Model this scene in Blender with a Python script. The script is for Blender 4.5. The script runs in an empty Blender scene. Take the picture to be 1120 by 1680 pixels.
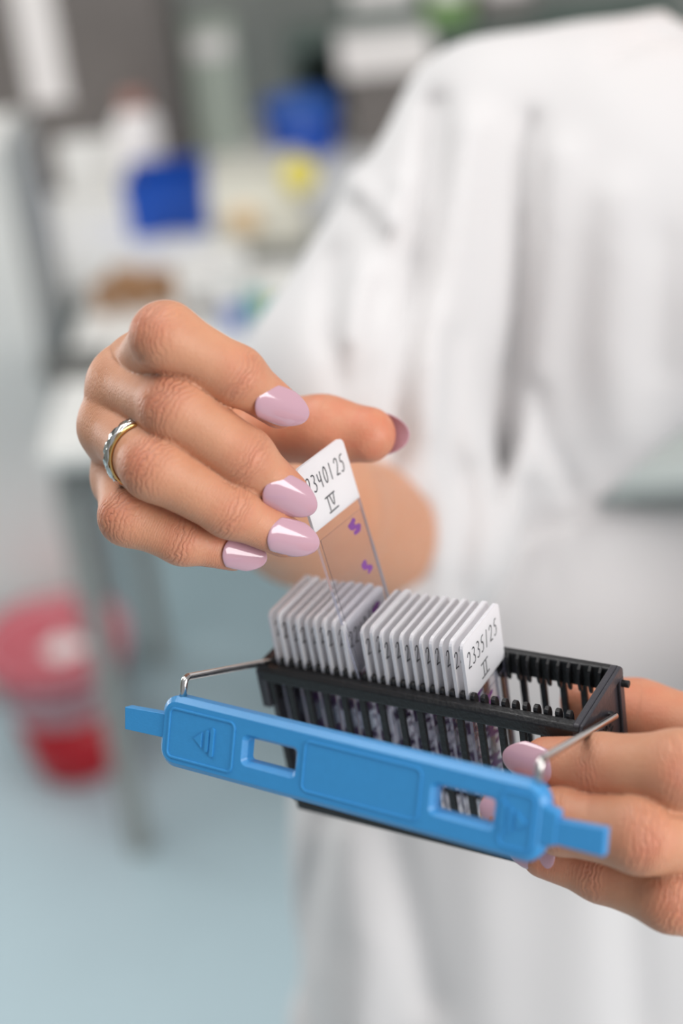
import bpy, bmesh, math, random
import numpy as np
from math import sin, cos, pi, radians, sqrt
from mathutils import Vector, Matrix

random.seed(7)
rng = np.random.default_rng(7)
SC = bpy.context.scene
COL = SC.collection

# ------------------------------------------------------------------ camera
CAM_H, PITCH, ROLL, FPX = 1.45, radians(30), radians(5.5), 2333.333
_r0 = np.array([1, 0, 0.]); _d0 = np.array([0, -sin(PITCH), -cos(PITCH)]); C_F = np.array([0, cos(PITCH), -sin(PITCH)])
C_R = cos(ROLL) * _r0 + sin(ROLL) * _d0
C_D = -sin(ROLL) * _r0 + cos(ROLL) * _d0
C_O = np.array([0, 0, CAM_H])
RC = np.stack([C_R, C_D, C_F], 1)          # lens axes (right, down, forward) -> world

cam_d = bpy.data.cameras.new('camera')
cam = bpy.data.objects.new('camera', cam_d); COL.objects.link(cam)
cam_d.sensor_fit = 'VERTICAL'; cam_d.sensor_height = 36; cam_d.sensor_width = 24; cam_d.lens = 50
cam_d.clip_start = 0.02
cam.matrix_world = Matrix([[C_R[i], -C_D[i], -C_F[i], C_O[i]] for i in range(3)] + [[0, 0, 0, 1]])
cam_d.dof.use_dof = True; cam_d.dof.focus_distance = 0.400; cam_d.dof.aperture_fstop = 3.7
cam_d.dof.aperture_blades = 9
SC.camera = cam

# ------------------------------------------------------------------ light
w = bpy.data.worlds.new('room_light'); SC.world = w; w.use_nodes = True
w.node_tree.nodes['Background'].inputs[0].default_value = (0.93, 0.96, 1.0, 1)
w.node_tree.nodes['Background'].inputs[1].default_value = 0.37

def area(name, loc, target, sx, sy, power, col=(1, 1, 1)):
    l = bpy.data.lights.new(name, 'AREA'); l.shape = 'RECTANGLE'; l.size = sx; l.size_y = sy; l.energy = power; l.color = col
    o = bpy.data.objects.new(name, l); COL.objects.link(o); o.location = loc
    o.rotation_euler = (Vector(target) - Vector(loc)).to_track_quat('-Z', 'Y').to_euler()
    return o
area('side_window_light', (1.50, -0.85, 1.72), (0.25, 0.6, 1.1), 1.4, 1.1, 35, (1, 0.99, 0.98))
area('ceiling_panel_light', (0.0, 0.0, 2.6), (0.0, 0.3, 0), 1.2, 0.5, 6, (1, 0.985, 0.96))
area('ceiling_panel_light', (-0.7, 1.3, 2.65), (-0.5, 1.9, 0), 1.2, 1.2, 27, (1, 0.99, 0.97))
area('floor_fill_light', (-2.3, 2.95, 1.0), (-0.2, 2.6, 0), 0.8, 0.6, 26, (0.97, 0.99, 1.0))  # unseen fill lamp, added to brighten the floor under the benches
SC.view_settings.view_transform = 'Standard'; SC.view_settings.look = 'None'
SC.view_settings.gamma = 1; SC.view_settings.use_curve_mapping = False
SC.view_settings.exposure = 0.1
SC.cycles.max_bounces = 24; SC.cycles.transmission_bounces = 24; SC.cycles.transparent_max_bounces = 40
SC.cycles.caustics_reflective = False; SC.cycles.caustics_refractive = False
SC.cycles.sample_clamp_indirect = 4
SC.cycles.use_denoising = True

# ------------------------------------------------------------------ helpers
def K(px, py, z):                # a pixel of the photograph and its distance along the lens axis (mm) -> lens-space mm
    return np.array([(px - 560) / FPX * z, (py - 840) / FPX * z, z], float)
def W_(v):                       # lens-space mm -> world metres
    return C_O + (np.asarray(v, float) * 0.001) @ RC.T
def on_h(px, py, h):             # ray through a pixel met with the height h
    v = RC @ np.array([(px - 560) / FPX, (py - 840) / FPX, 1.0])
    return C_O + v * (h - CAM_H) / v[2]

MATS = {}
def mat(name, color, rough=0.5, metal=0.0, noise=0.0, nscale=40, bump=0.0, bscale=200, **kw):
    if name in MATS: return MATS[name]
    m = bpy.data.materials.new(name); m.use_nodes = True
    nt = m.node_tree; b = nt.nodes['Principled BSDF']
    b.inputs['Base Color'].default_value = (*color, 1); b.inputs['Roughness'].default_value = rough; b.inputs['Metallic'].default_value = metal
    for k, v in kw.items():
        b.inputs[k.replace('_', ' ')].default_value = v
    tc = nt.nodes.new('ShaderNodeTexCoord')
    if noise > 0:
        n = nt.nodes.new('ShaderNodeTexNoise'); n.inputs['Scale'].default_value = nscale; n.inputs['Detail'].default_value = 4
        nt.links.new(tc.outputs['Object'], n.inputs['Vector'])
        mx = nt.nodes.new('ShaderNodeMix'); mx.data_type = 'RGBA'
        mx.inputs[6].default_value = (*[max(0, c * (1 - noise)) for c in color], 1)
        mx.inputs[7].default_value = (*[min(1, c * (1 + noise)) for c in color], 1)
        nt.links.new(n.outputs['Fac'], mx.inputs[0]); nt.links.new(mx.outputs[2], b.inputs['Base Color'])
    if bump > 0:
        n2 = nt.nodes.new('ShaderNodeTexNoise'); n2.inputs['Scale'].default_value = bscale; n2.inputs['Detail'].default_value = 3
        nt.links.new(tc.outputs['Object'], n2.inputs['Vector'])
        bp = nt.nodes.new('ShaderNodeBump'); bp.inputs['Strength'].default_value = bump; bp.inputs['Distance'].default_value = 0.001
        nt.links.new(n2.outputs['Fac'], bp.inputs['Height']); nt.links.new(bp.outputs['Normal'], b.inputs['Normal'])
    MATS[name] = m
    return m

def tag(o, label=None, cat=None, group=None, kind=None):
    if label: o['label'] = label
    if cat: o['category'] = cat
    if group: o['group'] = group
    if kind: o['kind'] = kind
    return o
def empty(name, loc=(0, 0, 0), matrix=None):
    o = bpy.data.objects.new(name, None); COL.objects.link(o); o.empty_display_size = 0.02
    if matrix is not None: o.matrix_world = matrix
    else: o.location = loc
    return o
def link_mesh(name, me, m, parent=None, smooth=False):
    o = bpy.data.objects.new(name, me); COL.objects.link(o)
    if m: 
        me.materials.clear(); me.materials.append(m)
    if parent: o.parent = parent
    if smooth: me.polygons.foreach_set('use_smooth', np.ones(len(me.polygons), bool))
    return o
def obj(name, bm, m, parent=None, smooth=False, bevel=0, seg=2):
    me = bpy.data.meshes.new(name); bmesh.ops.recalc_face_normals(bm, faces=bm.faces); bm.to_mesh(me); bm.free()
    o = link_mesh(name, me, m, parent, smooth)
    if bevel:
        md = o.modifiers.new('bevel', 'BEVEL'); md.width = bevel; md.segments = seg; md.limit_method = 'ANGLE'; md.angle_limit = radians(40)
        md.harden_normals = False
    return o
def pymesh(name, verts, faces, m, parent=None, smooth=False):
    me = bpy.data.meshes.new(name); me.from_pydata([tuple(v) for v in verts], [], faces); me.update()
    return link_mesh(name, me, m, parent, smooth)
def box(bm, x0, x1, y0, y1, z0, z1, M=None):
    c = Matrix.Translation(((x0 + x1) / 2, (y0 + y1) / 2, (z0 + z1) / 2)) @ Matrix.Diagonal((abs(x1 - x0), abs(y1 - y0), abs(z1 - z0), 1))
    bmesh.ops.create_cube(bm, size=1, matrix=(M @ c) if M else c)
    return bm
def nb(): return bmesh.new()
def prism(bm, pts, axis, a, b):        # polygon pts in the plane across axis (0,1,2), extruded from a to b
    def put(p, t):
        v = [p[0], p[1]]; v.insert(axis, t); return v
    A = [bm.verts.new(put(p, a)) for p in pts]; B = [bm.verts.new(put(p, b)) for p in pts]
    n = len(pts)
    bm.faces.new(A); bm.faces.new(B[::-1])
    for i in range(n): bm.faces.new((A[i], B[i], B[(i + 1) % n], A[(i + 1) % n]))
    return bm
def rrect(x0, x1, y0, y1, r, n=5):
    out = []
    rs = r if isinstance(r, (list, tuple)) else [r] * 4
    for (cx, cy, a0), rr in zip(((x1, y1, 0), (x0, y1, 90), (x0, y0, 180), (x1, y0, 270)), rs):
        sx = -1 if cx == x1 else 1; sy = -1 if cy == y1 else 1
        for k in range(n + 1):
            a = radians(a0 + 90 * k / n); out.append((cx + sx * rr + rr * cos(a), cy + sy * rr + rr * sin(a)))
    return out
def lathe(bm, prof, n=32, c=(0, 0)):
    rings = []
    for r, z in prof:
        rings.append([bm.verts.new((c[0] + r * cos(2 * pi * k / n), c[1] + r * sin(2 * pi * k / n), z)) for k in range(n)])
    for a, b in zip(rings, rings[1:]):
        for k in range(n): bm.faces.new((a[k], a[(k + 1) % n], b[(k + 1) % n], b[k]))
    bm.faces.new(rings[0][::-1]); bm.faces.new(rings[-1])
    return bm
def tube(bm, pts, r, n=12, closed=False):
    pts = [Vector(p) for p in pts]; rings = []; prev = None
    for i, p in enumerate(pts):
        if closed: t = pts[(i + 1) % len(pts)] - pts[i - 1]
        else: t = pts[min(i + 1, len(pts) - 1)] - pts[max(i - 1, 0)]
        t.normalize()
        if prev is None: u = t.orthogonal().normalized()
        else: u = (prev - t * prev.dot(t)).normalized()
        prev = u; v = t.cross(u); rr = r[i] if isinstance(r, (list, tuple)) else r
        rings.append([bm.verts.new(p + u * (rr * cos(2 * pi * k / n)) + v * (rr * sin(2 * pi * k / n))) for k in range(n)])
    for a, b in zip(rings, rings[1:] + ([rings[0]] if closed else [])):
        for k in range(n): bm.faces.new((a[k], a[(k + 1) % n], b[(k + 1) % n], b[k]))
    if not closed: bm.faces.new(rings[0][::-1]); bm.faces.new(rings[-1])
    return bm
def fillet(pts, r, n=6):
    pts = [Vector(p) for p in pts]; out = [pts[0]]
    for a, b, c in zip(pts, pts[1:], pts[2:]):
        u = (a - b).normalized(); v = (c - b).normalized()
        for k in range(n + 1):
            t = k / n; out.append((b + u * r) * (1 - t) ** 2 + b * 2 * t * (1 - t) + (b + v * r) * t * t)
    out.append(pts[-1]); return out

# ------------------------------------------------------------------ room
m_floor = mat('floor_vinyl', (0.45, 0.57, 0.615), 0.35, noise=0.08, nscale=3, bump=0.02)
m_wall = mat('wall_paint', (0.30, 0.30, 0.275), 0.7, noise=0.04, nscale=4)
m_white = mat('white_laminate', (0.78, 0.77, 0.74), 0.4, noise=0.03, nscale=8)
m_dark = mat('dark_steel', (0.17, 0.152, 0.142), 0.4, 0.2, noise=0.2, nscale=6)
m_grey = mat('grey_metal', (0.20, 0.20, 0.19), 0.4, 0.3, noise=0.1, nscale=10)
m_leg = mat('leg_steel', (0.34, 0.34, 0.32), 0.4, 0.3, noise=0.1, nscale=20)
def wbox(name, x0, x1, y0, y1, z0, z1, m, parent=None, bevel=0.003):
    bm = nb(); box(bm, x0, x1, y0, y1, z0, z1); return obj(name, bm, m, parent, bevel=bevel)
def at_thing(name, loc, label, cat, group=None): return tag(empty(name, loc), label, cat, group)
tag(wbox('floor', -3, 3, -1.5, 4.2, -0.05, 0, m_floor, bevel=0), kind='structure')
tag(wbox('wall_back', -3, 3, 3.45, 3.55, 0, 2.7, m_wall, bevel=0), kind='structure')
tag(wbox('wall_left', -3.1, -3, -1.5, 4.2, 0, 2.7, m_wall, bevel=0), kind='structure')

# side table with two visible legs
TX, TY0, TY1, TH = -0.36, 1.545, 2.10, 0.675
t = at_thing('side_table', (TX + .3, (TY0 + TY1) / 2, 0), 'white-topped steel-legged work table behind the raised hand', 'table')
def pbox(name, par, x0, x1, y0, y1, z0, z1, m, bevel=0.003):
    l = par.location; return wbox(name, x0 - l.x, x1 - l.x, y0 - l.y, y1 - l.y, z0 - l.z, z1 - l.z, m, par, bevel)
pbox('table_top', t, TX, TX + .60, TY0, TY1, TH - 0.02, TH, m_white)
pbox('apron', t, TX + .012, TX + .585, TY0 + .015, TY1 - .02, TH - 0.065, TH - 0.021, m_grey)
for lx in (TX + .005, TX + .56):
    for ly in (TY0 + .02, TY1 - .06): pbox('leg', t, lx, lx + .03, ly, ly + .03, 0, TH - .066, m_leg)

# red and white waste bucket
bx, by = -0.455, 1.80
bk = at_thing('waste_bucket', (bx, by, 0), 'round red waste bucket with pale upper band on the floor', 'bucket')
m_red = mat('red_plastic', (0.50, 0.004, 0.014), 0.35, noise=0.05, nscale=20)
m_pink = mat('pale_pink_plastic', (0.70, 0.43, 0.46), 0.4, noise=0.1, nscale=15)
m_redin = mat('red_liner', (0.56, 0.12, 0.15), 0.5, noise=0.15, nscale=25)
m_paper = mat('paper_white', (0.80, 0.76, 0.74), 0.7, noise=0.05, nscale=20)
bm = nb(); lathe(bm, [(.064, 0), (.067, .004), (.0865, .132), (.0835, .132), (.064, .01)], 40); obj('lower_body', bm, m_red, bk, True)
bm = nb(); lathe(bm, [(.0865, .133), (.104, .235), (.107, .237), (.107, .244), (.101, .244), (.0835, .134)], 40); obj('upper_band', bm, m_pink, bk, True)
bm = nb()
rngb = random.Random(3); prof = []
lathe(bm, [(.094, .170), (.102, .2435), (.112, .248), (.113, .215), (.1095, .213), (.1085, .2445), (.104, .2425), (.0985, .239)], 40)
for v in bm.verts: v.co.z += rngb.uniform(-.003, .003)
obj('liner', bm, m_redin, bk, True)
for k, (dx, dy, dz, r) in enumerate(((.025, -.03, .205, .046), (-.045, .02, .19, .036), (.035, .055, .20, .034))):
    bm = nb(); bmesh.ops.create_icosphere(bm, subdivisions=3, radius=r)
    for v in bm.verts: v.co *= 1 + .18 * sin(v.co.x * 120 + k) * cos(v.co.y * 130) + rngb.uniform(-.06, .06)
    bmesh.ops.translate(bm, vec=(bx + dx, by + dy, dz), verts=bm.verts)
    o = obj('crumpled_tissue', bm, m_paper); tag(o, ['crumpled white tissue on top of the rubbish in the bucket', 'crumpled white tissue at the left of the bucket', 'crumpled white tissue at the back of the bucket'][k], 'tissue', 'tissues in the bucket')

# back counter and what stands on it
BY, BH = 2.115, 0.675
c = at_thing('lab_bench', (0.2, 2.55, 0), 'long white-topped bench on steel legs behind the small table', 'bench')
pbox('worktop', c, -.9, 1.6, BY, 3.05, BH - .03, BH, m_white)
for lx in (-.88, 1.54):
    for ly in (2.15, 2.98): pbox('leg', c, lx, lx + .03, ly, ly + .03, 0, BH - .031, m_leg)
m_bb = mat('blue_box', (0.002, 0.065, 0.40), 0.35, noise=0.06, nscale=20)
m_bb2 = mat('blue_lid', (0.03, 0.11, 0.42), 0.4, noise=0.06, nscale=20)
m_beige = mat('beige_case', (0.62, 0.60, 0.52), 0.45, noise=0.04, nscale=15)
m_yel = mat('yellow_plastic', (0.78, 0.66, 0.12), 0.4, noise=0.05, nscale=20)
m_cork = mat('cork_brown', (0.40, 0.22, 0.11), 0.7, noise=0.3, nscale=60)
m_teal = mat('teal_plastic', (0.10, 0.38, 0.36), 0.4, noise=0.1, nscale=20)
m_green = mat('dark_green', (0.10, 0.14, 0.12), 0.5, noise=0.2, nscale=10)
m_lgreen = mat('pale_green', (0.42, 0.47, 0.40), 0.5, noise=0.1, nscale=10)
ORDN = ["first", "second", "third", "fourth", "fifth"]
def quadpt(px, py, y):          # pixel ray met with the vertical plane at distance y
    v = RC @ np.array([(px - 560) / FPX, (py - 840) / FPX, 1.0]); return C_O + v * (y / v[1])
def span(x0p, x1p, y0p, y1p, yd):  # pixel box at depth plane yd -> x0,x1,z0,z1
    a = quadpt((x0p + x1p) / 2 - (x1p - x0p) / 2, (y0p + y1p) / 2, yd); b_ = quadpt(x1p, (y0p + y1p) / 2, yd)
    lo = quadpt((x0p + x1p) / 2, y1p, yd); hi = quadpt((x0p + x1p) / 2, y0p, yd)
    return a[0], b_[0], lo[2], hi[2]
# blue slide bin: an open box with a notch in its front
x0, x1, z0, z1 = span(207, 338, 292, 378, 2.325)
z0 = BH
o = at_thing('storage_bin', ((x0 + x1) / 2, 2.385, z0), 'bright blue open storage bin with a notched front on the bench', 'bin')
xm = (x0 + x1) / 2
bm = nb(); prism(bm, [(x0 - o.location.x, 0.0), (xm - .012 - o.location.x, 0), (xm - .008 - o.location.x, .022), (xm + .012 - o.location.x, .022), (xm + .016 - o.location.x, 0), (x1 - o.location.x, 0), (x1 - o.location.x + .004, z1 - z0), (x0 - o.location.x - .004, z1 - z0)], 1, -.06, -.055); obj('front_panel', bm, m_bb, o)
pbox('side_panel', o, x0, x0 + .004, 2.331, 2.445, z0, z1, m_bb); pbox('side_panel', o, x1 - .004, x1, 2.331, 2.445, z0, z1, m_bb)
pbox('back_panel', o, x0 + .005, x1 - .005, 2.441, 2.445, z0, z1, m_bb); pbox('bottom_panel', o, x0 + .005, x1 - .005, 2.332, 2.44, z0, z0 + .004, m_bb)
# white bottle standing behind the bin
x0, x1, z0, z1 = span(185, 265, 160, 290, 2.53)
o = at_thing('white_bottle', ((x0 + x1) / 2, 2.55, BH), 'white bottle with reddish cap behind the blue bin', 'bottle')
r = (x1 - x0) / 2 * .95; h = z1 - BH
bm = nb(); lathe(bm, [(r * .95, 0), (r, .004), (r, h * .72), (r * .8, h * .82), (r * .45, h * .88), (r * .45, h * .92)], 28); obj('body', bm, m_paper, o, True)
bm = nb(); lathe(bm, [(r * .55, h * .88), (r * .55, h), (r * .5, h * 1.01)], 24); obj('cap', bm, mat('dull_red', (.42, .2, .16), .5, noise=.05), o, True)
# beige instrument with a yellow knob and a peach dial
x0, x1, z0, z1 = span(345, 505, 322, 432, 2.15)
z0 = BH
o = at_thing('lab_instrument', ((x0 + x1) / 2, 2.3, BH), 'beige bench instrument with yellow knob on grey base', 'instrument')
lx = o.location.x
pbox('base', o, x0 + .01, x1 - .002, 2.145, 2.37, BH, BH + .02, m_grey)
bm = nb(); prism(bm, [(2.16 - 2.3, .021), (2.36 - 2.3, .021), (2.36 - 2.3, z1 - BH + .01), (2.20 - 2.3, z1 - BH + .01), (2.16 - 2.3, z1 - BH - .015)], 0, x0 - lx, x1 - lx); obj('housing', bm, m_beige, o, bevel=.006)
a = quadpt(492, 288, 2.155)
bm = nb(); bmesh.ops.create_cone(bm, cap_ends=True, segments=28, radius1=.029, radius2=.024, depth=.03, matrix=Matrix.Translation(Vector(a) - o.location) @ Matrix.Rotation(pi / 2, 4, 'X')); obj('knob', bm, m_yel, o, True)
a = quadpt(400, 362, 2.155)
bm = nb(); bmesh.ops.create_cone(bm, cap_ends=True, segments=28, radius1=.024, radius2=.024, depth=.008, matrix=Matrix.Translation(Vector(a) - o.location) @ Matrix.Rotation(pi / 2, 4, 'X')); obj('dial', bm, mat('peach', (.72, .52, .30), .5, noise=.05), o, True)
# blue jug behind the instrument
x0, x1, z0, z1 = span(440, 565, 178, 400, 2.69)
o = at_thing('blue_container', ((x0 + x1) / 2, 2.76, BH), 'tall blue plastic container behind the beige instrument', 'container')
r = (x1 - x0) / 2
bm = nb(); lathe(bm, [(r * .86, 0), (r * .9, .004), (r, z1 - BH - .02)], 28); obj('body', bm, m_bb, o, True)
bm = nb(); lathe(bm, [(r * 1.05, z1 - BH - .019), (r * 1.05, z1 - BH), (r * .5, z1 - BH + .012)], 28); obj('lid', bm, m_bb2, o, True)
# dark wall cabinet upper left with a pale upright panel on its door
x0, x1, z0, z1 = span(-60, 285, -60, 300, 2.63)
o = at_thing('steel_cabinet', ((x0 + x1) / 2, 2.81, BH), 'dark grey steel cabinet standing on the bench, upper left', 'cabinet')
z0 = BH
pbox('body', o, x0, x1, 2.65, 2.985, z0, z0 + .7, m_dark); pbox('door', o, x0 + .01, x1 - .01, 2.63, 2.649, z0 + .01, z0 + .69, m_dark)
a0, a1, b0_, b1_ = span(28, 95, -60, 175, 2.62)
o2 = wbox('pale_door_panel', a0, a1, 2.622, 2.6295, b0_, b1_, m_paper); tag(o2, 'white upright panel on the dark steel cabinet', 'notice')
# white tall cabinet far left
x0 = quadpt(58, 500, 1.95)[0]
o = at_thing('tall_cabinet', (x0 - .3, 2.03, 0), 'tall white cabinet at the far left with side shade painted grey', 'cabinet')
pbox('body', o, x0 - .6, x0, 1.97, 2.10, 0, .96, m_white); pbox('side_shade', o, x0 + .001, x0 + .02, 1.955, 2.10, 0, .95, mat('shade_grey', (.36, .37, .37), .5, noise=.05))  # grey strip: shade on the white cabinet's side, put into its colour
pbox('door', o, x0 - .59, x0 - .005, 1.95, 1.969, .05, .955, m_white)
# white splash panel left of the bin
x0, x1, z0, z1 = span(112, 215, 225, 470, 2.61)
tag(wbox('splash_panel', x0, x1, 2.615, 2.625, BH, z1, m_white), 'white upright splash panel left of the blue bin', 'panel')
# things on the table
x0, x1, z0, z1 = span(150, 285, 420, 492, 2.0)
for k in range(5):
    cx = x0 + (x1 - x0) * (k + .5) / 5; cy = 2.0 + .03 * (k % 2)
    bm = nb(); lathe(bm, [(.012, 0), (.013, .002), (.016, .045 + .008 * (k % 3)), (.0145, .048 + .008 * (k % 3))], 18)
    o = obj('cork_stopper', bm, m_cork, None, True); o.location = (cx, cy, TH)
    tag(o, 'brown cork stopper on the table, %s from the left of its row' % ORDN[k], 'stopper', 'cork stoppers in a row on the table')
x0, x1, z0, z1 = span(285, 402, 395, 470, 1.95)
o = at_thing('tissue_box', ((x0 + x1) / 2, 1.99, TH), 'white cardboard box on the table right of the cork stoppers', 'box')
pbox('carton', o, x0, x1, 1.95, 2.04, TH, TH + .075, m_white); pbox('lid_flap', o, x0 + .01, x1 - .01, 1.945, 1.97, TH + .0755, TH + .079, m_paper)
for k, (px, py, m, nm, lb, rr, hh) in enumerate(((425, 500, m_teal, 'reagent_bottle', 'small teal reagent bottle on the table near the sleeve', .016, .05), (455, 505, m_yel, 'reagent_bottle', 'small yellow reagent bottle on the table near the sleeve', .013, .035), (385, 520, m_bb2, 'reagent_bottle', 'small blue reagent bottle on the table behind the index finger', .016, .045), (330, 500, m_dark, 'reagent_bottle', 'small dark reagent bottle in front of the white carton', .014, .04))):
    p = on_h(px, py + 18, TH); o = at_thing(nm, p, lb, 'bottle', 'small reagent bottles on the table')
    bm = nb(); lathe(bm, [(rr * .94, 0), (rr, .002), (rr, hh * .7), (rr * .5, hh * .82)], 20); obj('body', bm, m, o, True)
    bm = nb(); lathe(bm, [(rr * .6, hh * .822), (rr * .6, hh), (rr * .5, hh * 1.04)], 20); obj('cap', bm, m_paper, o, True)
p = on_h(110, 610, TH)
o = at_thing('instrument_tray', p, 'grey metal tray on the near left corner of the table', 'tray')
bm = nb(); box(bm, -.03, .06, -.03, .03, 0, .004); obj('bottom', bm, m_grey, o, bevel=.001)
for (a, b_, c_, d_) in ((-.032, -.028, -.032, .032), (.058, .062, -.032, .032), (-.027, .057, -.032, -.028), (-.027, .057, .028, .032)):
    bm = nb(); box(bm, a, b_, c_, d_, 0.0041, .018); obj('rim', bm, m_grey, o, bevel=.001)
# shelving upper right behind the shoulder
o = at_thing('bench_shelf', (0.25, 2.91, 0.8), 'dark green shelf unit on the bench behind the shoulder', 'shelf')
x0, x1, z0, z1 = span(560, 900, -40, 48, 2.81)
pbox('shelf_board', o, -.02, .75, 2.825, 2.985, z0 - .02, z0, m_green)
pbox('back_panel', o, -.02, .75, 2.975, 2.985, BH + .002, z0 - .021, m_green)
for xx in (-.02, .72): pbox('upright', o, xx, xx + .02, 2.84, 2.974, BH + .002, z0 - .021, m_green)
for k, (a, b_, m, lb) in enumerate(((565, 690, m_green, 'dark green file box on the shelf above the pale carton'), (700, 775, mat('leaf_green', (.16, .30, .08), .5, noise=.1), 'leaf green file box on the shelf behind the shoulder'), (790, 880, m_dark, 'black file box on the shelf behind the shoulder'))):
    xa, xb, _, _ = span(a, b_, 0, 40, 2.81)
    q = at_thing('file_box', ((xa + xb) / 2, 2.87, z0), lb, 'box', 'file boxes on the shelf')
    pbox('case', q, xa, xb, 2.84, 2.95, z0 + .0005, z0 + .16, m); pbox('label_tab', q, xa + .01, xb - .01, 2.837, 2.8395, z0 + .05, z0 + .09, m_paper, .0005)
x0, x1, z0_, z1_ = span(556, 710, 62, 122, 2.71)
q = at_thing('pale_carton', ((x0 + x1) / 2, 2.77, BH), 'long pale carton standing on the bench under the green shelf', 'box')
pbox('carton', q, x0, x1, 2.71, 2.81, max(BH, z0_), z1_, m_paper); pbox('stand', q, x0 + .01, x1 - .01, 2.72, 2.81, BH, max(BH + .01, z0_) - .0005, m_dark)
x0, x1, z0_, z1_ = span(305, 385, 40, 140, 2.81)
q = at_thing('green_panel_box', ((x0 + x1) / 2, 2.87, BH), 'pale green box at the back of the bench above the blue bin', 'box')
pbox('case', q, x0, x1, 2.81, 2.93, BH, z1_, m_lgreen); pbox('label_tab', q, x0 + .01, x1 - .01, 2.807, 2.8095, z1_ - .06, z1_ - .02, m_paper, .0005)
# dark trolley seen through the gap at the waist
o = at_thing('grey_trolley', (.7, 1.95, 0), 'grey green steel trolley seen through the gap at the waist', 'trolley')
m_pale = mat('pale_enamel', (.62, .65, .62), .4, noise=.05, nscale=10)
pbox('upper_tray', o, .40, 1.0, 1.86, 2.09, .36, .39, m_pale); pbox('lower_tray', o, .40, 1.0, 1.86, 2.09, .10, .13, m_dark)
pbox('front_panel', o, .43, .97, 1.865, 1.88, .14, .359, m_grey)
for xx in (.40, .975):
    for yy in (1.86, 2.065): pbox('post', o, xx, xx + .025, yy, yy + .025, 0, .359, m_leg)
# ------------------------------------------------------------------ person: one continuous body grown from a distance field
FINE = 0.66
def smin(a, b, k):
    h = np.clip(0.5 + 0.5 * (b - a) / k, 0, 1); return b + (a - b) * h - k * h * (1 - h)
def cone(P, a, ra, b, rb):
    a = np.asarray(a, np.float32); ab = np.asarray(b, np.float32) - a
    pa = P - a; t = np.clip((pa @ ab) / (ab @ ab), 0, 1)
    return np.sqrt(np.maximum(((pa - t[:, None] * ab) ** 2).sum(1), 1e-9)) - (ra + (rb - ra) * t)
def ball(P, c, r): return np.sqrt(((P - np.asarray(c, np.float32)) ** 2).sum(1)) - r
def ell(P, c, rad):
    q = (P - np.asarray(c, np.float32)) / np.asarray(rad, np.float32); k = np.sqrt((q ** 2).sum(1) + 1e-9); return (k - 1) * min(rad) * 1.0

def unit_(v): return v / np.linalg.norm(v)
def J(*a): return [(K(px, py, z), r) for px, py, z, r in a]
RH = dict(   # raised hand: knuckle, middle joint, end joint, tip
 index=J((240, 603, 420, 10.2), (272, 553, 380, 9.3), (388, 616, 384, 7.9), (458, 668, 393, 6.0)),
 middle=J((205, 632, 417, 10.4), (286, 668, 384, 9.3), (402, 750, 388, 8.0), (470, 808, 396, 6.2)),
 ring=J((188, 700, 418, 10.0), (254, 766, 386, 9.2), (378, 836, 390, 7.8), (466, 880, 398, 6.0)),
 little=J((205, 785, 424, 9.2), (210, 848, 398, 8.0), (300, 886, 398, 6.9), (382, 906, 402, 5.3)))
RT = J((385, 745, 462, 13), (425, 705, 455, 11.5), (530, 706, 439, 9.8), (603, 713, 434, 8.6))
RWR = K(338, 790, 474)
LH = dict(
 index=J((1262, 1245, 388, 12), (1112, 1262, 366, 10.0), (985, 1258, 381, 8.8), (897, 1250, 389, 6.9)),
 middle=J((1240, 1380, 388, 12), (1050, 1370, 366, 9.8), (920, 1348, 380, 8.6), (828, 1330, 386, 6.9)),
 ring=J((1250, 1510, 396, 11), (1100, 1470, 374, 9.3), (985, 1430, 386, 8.0), (893, 1402, 392, 6.5)),
 little=J((1270, 1590, 410, 10), (1150, 1490, 420, 8.4), (1085, 1440, 424, 7.2), (1050, 1400, 428, 6.0)))
LT = J((1330, 1330, 425, 15), (1190, 1215, 428, 12), (1045, 1172, 435, 9.8), (960, 1152, 434, 7.8))
LWR = K(1390, 1440, 440)

def finger(P, js, k=2.5, bump=True):
    d = None
    for (a, ra), (b, rb) in zip(js, js[1:]):
        m = (a + b) / 2; rm = (ra + rb) / 2 * (0.965 if bump else 1)
        c1 = np.minimum(cone(P, a, ra, m, rm), cone(P, m, rm, b, rb))
        d = c1 if d is None else smin(d, c1, k)
    return d
def hand(P, F, T, wr, r_wr):
    palm = None
    names = ['index', 'middle', 'ring', 'little']
    for i, n in enumerate(names):
        a, ra = F[n][0]
        w_i = wr + (F[n][0][0] - sum(F[q][0][0] for q in names) / 4) * 0.42
        c = cone(P, a, ra * 0.98, w_i, r_wr * 0.62)
        palm = c if palm is None else smin(palm, c, 7)
    th = finger(P, T, 6, False); palm = smin(palm, th, 7)
    # web between thumb and index
    palm = smin(palm, cone(P, (T[1][0] + F['index'][0][0]) / 2, 8, wr * .5 + T[0][0] * .5, 12), 10)
    d = palm
    for n in names:
        f = finger(P, F[n])
        d = np.minimum(d, smin(palm, f, 5))
    # knuckle heads
    for n in names:
        (a, ra), (b, rb) = F[n][0], F[n][1]
        out = a - wr; out = out / np.linalg.norm(out)
        d = smin(d, ball(P, a + out * 2.2, ra * 0.72), 3)
    return d
LEAN = 0.10                                  # the upright trunk: shoulders nearer the lens than the hips
def trunk(P, a, b):
    za, zb = a[2] + (a[1] - 830) * LEAN, b[2] + (b[1] - 830) * LEAN
    return cone(P, K(a[0], a[1], za), a[3] * za / a[2], K(b[0], b[1], zb), b[3] * zb / b[2])
ELB_R = K(640, 880, 700); SHO_R = K(800, 225, 735)
ELB_L = K(1600, 1150, 660); SHO_L = K(1640, 200, 745)
UP = RC.T @ np.array([0, 0, 1.0]); H_F = unit_(np.array([-0.25, 0.75, -0.60])); H_S = unit_(np.cross(H_F, UP)); H_U = np.cross(H_S, H_F)
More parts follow.
